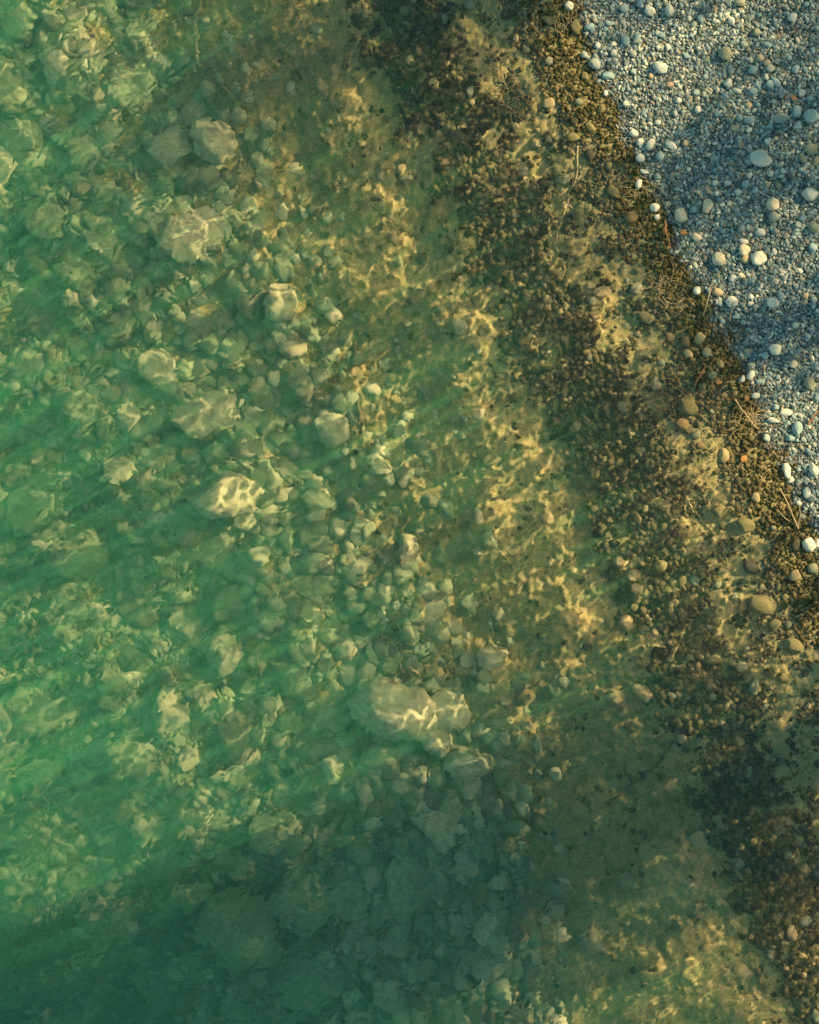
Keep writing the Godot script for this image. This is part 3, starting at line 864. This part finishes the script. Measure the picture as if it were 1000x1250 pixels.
	for p in [[300, 350, 80], [585, 648, -10], [395, 425, 100], [560, 780, 60], [520, 815, 85], [605, 990, 40], [420, 955, 120], [330, 560, 150], [640, 765, -30], [285, 125, 70], [670, 330, 110], [612, 470, -40], [545, 335, 20], [250, 470, 60], [715, 700, -50], [455, 255, 30]]:
		var stems := []
		var way := deg_to_rad(p[2])
		var at := Vector2(p[0], p[1])
		var main := [[at.x, at.y]]
		for k in 5:
			way += rng.randf_range(-0.6, 0.6)
			at += Vector2.from_angle(way) * rng.randf_range(11.0, 17.0)
			main.append([at.x, at.y])
			if k < 4:
				var b := way + (0.9 if rng.randf() < 0.5 else -0.9)
				var e := at + Vector2.from_angle(b) * rng.randf_range(8.0, 15.0)
				var e2 := e + Vector2.from_angle(b + rng.randf_range(-0.7, 0.7)) * rng.randf_range(6.0, 12.0)
				stems.append([[[at.x, at.y], [e.x, e.y], [e2.x, e2.y]], 0.8, 0.4])
		stems.push_front([main, rng.randf_range(1.1, 1.7), 0.6])
		wood("water_weed", beside(p[0], p[1], DEEP, "rock", "shoreward of", "lakeward of", "thin branching weed"), "weed", M.root, stems, "thin weeds on the lake bed")
	dead_leaf("orange dead leaf caught in wet gravel below a dry stalk", 877, 466, 9, 20, M.orange)
	dead_leaf("bright orange dead leaf at the water's edge in dark gravel", 908, 560, 10, -50, M.orange)
	dead_leaf("brown curled leaf on the heap of dry straw", 912, 486, 8, 70, M.orange)
	dead_leaf("rust leaf lying at the water's edge below a cream stone", 811, 281, 8, 80, M.rust)
	dead_leaf("yellowish leaf among pale pebbles beside the diamond-shaped cream stone", 834, 284, 9, 10, M.orange)
	dead_leaf("pinkish leaf among shaded beach stones", 969, 120, 9, 35, M.rust)

func _ready() -> void:
	rng.seed = 4711
	var cam := Camera3D.new()
	cam.name = "camera"
	cam.fov = rad_to_deg(2.0 * atan(625.0 * S / EYE))
	cam.far = 300.0
	cam.position = Vector3(0, EYE, 0)
	cam.rotation_degrees = Vector3(-90, 0, 0)
	add_child(cam)
	cam.current = true

	var env := Environment.new()
	env.background_mode = Environment.BG_SKY
	var sky := Sky.new()
	var sm := ProceduralSkyMaterial.new()
	sm.sky_top_color = Color(0.31, 0.46, 0.46)
	sm.sky_horizon_color = Color(0.56, 0.62, 0.57)
	sm.sky_curve = 0.25
	sm.ground_bottom_color = Color(0.1, 0.12, 0.1)
	sm.ground_horizon_color = Color(0.4, 0.5, 0.5)
	sky.sky_material = sm
	env.sky = sky
	env.tonemap_mode = Environment.TONE_MAPPER_LINEAR
	env.tonemap_exposure = 3.8
	env.volumetric_fog_enabled = true
	env.volumetric_fog_density = 0.0
	env.sdfgi_enabled = true
	env.ssao_enabled = true
	env.ssil_enabled = true
	var we := WorldEnvironment.new()
	we.name = "environment"
	we.environment = env
	add_child(we)

	var sun := DirectionalLight3D.new()
	sun.name = "sun"
	sun.light_color = Color(1.0, 0.84, 0.56)
	sun.light_energy = 1.6
	sun.light_angular_distance = 0.5
	sun.shadow_enabled = true
	var h := SUN_AZ.normalized() * cos(deg_to_rad(SUN_UP))
	add_child(sun)
	sun.look_at_from_position(Vector3.ZERO, -Vector3(h.x, sin(deg_to_rad(SUN_UP)), h.y))

	noise(n_lump, FastNoiseLite.TYPE_SIMPLEX_SMOOTH, 0.011, 3, 2)
	noise(n_mid, FastNoiseLite.TYPE_SIMPLEX_SMOOTH, 0.02, 5, 2)
	noise(n_fine, FastNoiseLite.TYPE_SIMPLEX, 0.07, 7, 2)
	noise(n_warp, FastNoiseLite.TYPE_SIMPLEX_SMOOTH, 0.05, 9, 2)
	noise(n_rock, FastNoiseLite.TYPE_SIMPLEX_SMOOTH, 0.03, 11, 2)
	noise(n_cell, FastNoiseLite.TYPE_CELLULAR, 0.07, 13)
	noise(n_cell2, FastNoiseLite.TYPE_CELLULAR, 0.19, 17)
	noise(n_wave, FastNoiseLite.TYPE_CELLULAR, 0.064, 19)
	noise(n_wave2, FastNoiseLite.TYPE_SIMPLEX_SMOOTH, 0.06, 23, 2)
	noise(n_wave3, FastNoiseLite.TYPE_CELLULAR, 0.10, 29)
	noise(n_wave4, FastNoiseLite.TYPE_CELLULAR, 0.15, 37)
	for n in [n_cell, n_cell2, n_wave, n_wave3, n_wave4]:
		n.cellular_return_type = FastNoiseLite.RETURN_DISTANCE2_SUB
		n.cellular_distance_function = FastNoiseLite.DISTANCE_EUCLIDEAN
		n.cellular_jitter = 1.0
	build_ico()
	var g1 := grain(0.03, 31, 0.6)
	var g2 := grain(0.05, 32, 0.45)
	mat("dirt", Color(1, 1, 1), 0.95, g2, 6.0)
	mat("bed", Color(1, 1, 1), 0.9, g2, 4.0)
	mat("dry_stone", Color(1, 1, 1), 0.85, g1, 0.5)
	mat("wet_stone", Color(1, 1, 1), 0.6, g1, 0.4)
	mat("sunk_stone", Color(1, 1, 1), 0.9, g1, 1.3)
	mat("bark", Color(0.12, 0.09, 0.06), 0.95, g2, 3.0)
	mat("root", Color(0.11, 0.085, 0.045), 0.9, g2, 8.0)
	mat("straw", Color(0.36, 0.29, 0.17), 0.85, g1, 8.0)
	mat("rust", Color(0.34, 0.15, 0.08), 0.85, g1, 8.0)
	mat("orange", Color(0.50, 0.22, 0.06), 0.8, g1, 12.0)
	mat("weed", Color(0.10, 0.07, 0.03), 0.9)
	var lm := mat("leaf", Color(0.07, 0.11, 0.03), 0.7)
	lm.backlight_enabled = true
	lm.backlight = Color(0.05, 0.09, 0.02).linear_to_srgb()
	for k in ["wet_stone", "sunk_stone", "bed"]:
		M[k].metallic_specular = 0.15
	print("ground ", Time.get_ticks_msec())
	make_ground()
	print("water ", Time.get_ticks_msec())
	make_water()
	print("gravel ", Time.get_ticks_msec())
	make_trees()
	make_beach_stones()
	make_lake_stones()
	make_lake_rocks()
	make_plants()
	print("single ", Time.get_ticks_msec())
	make_gravel()
	print("done ", Time.get_ticks_msec())
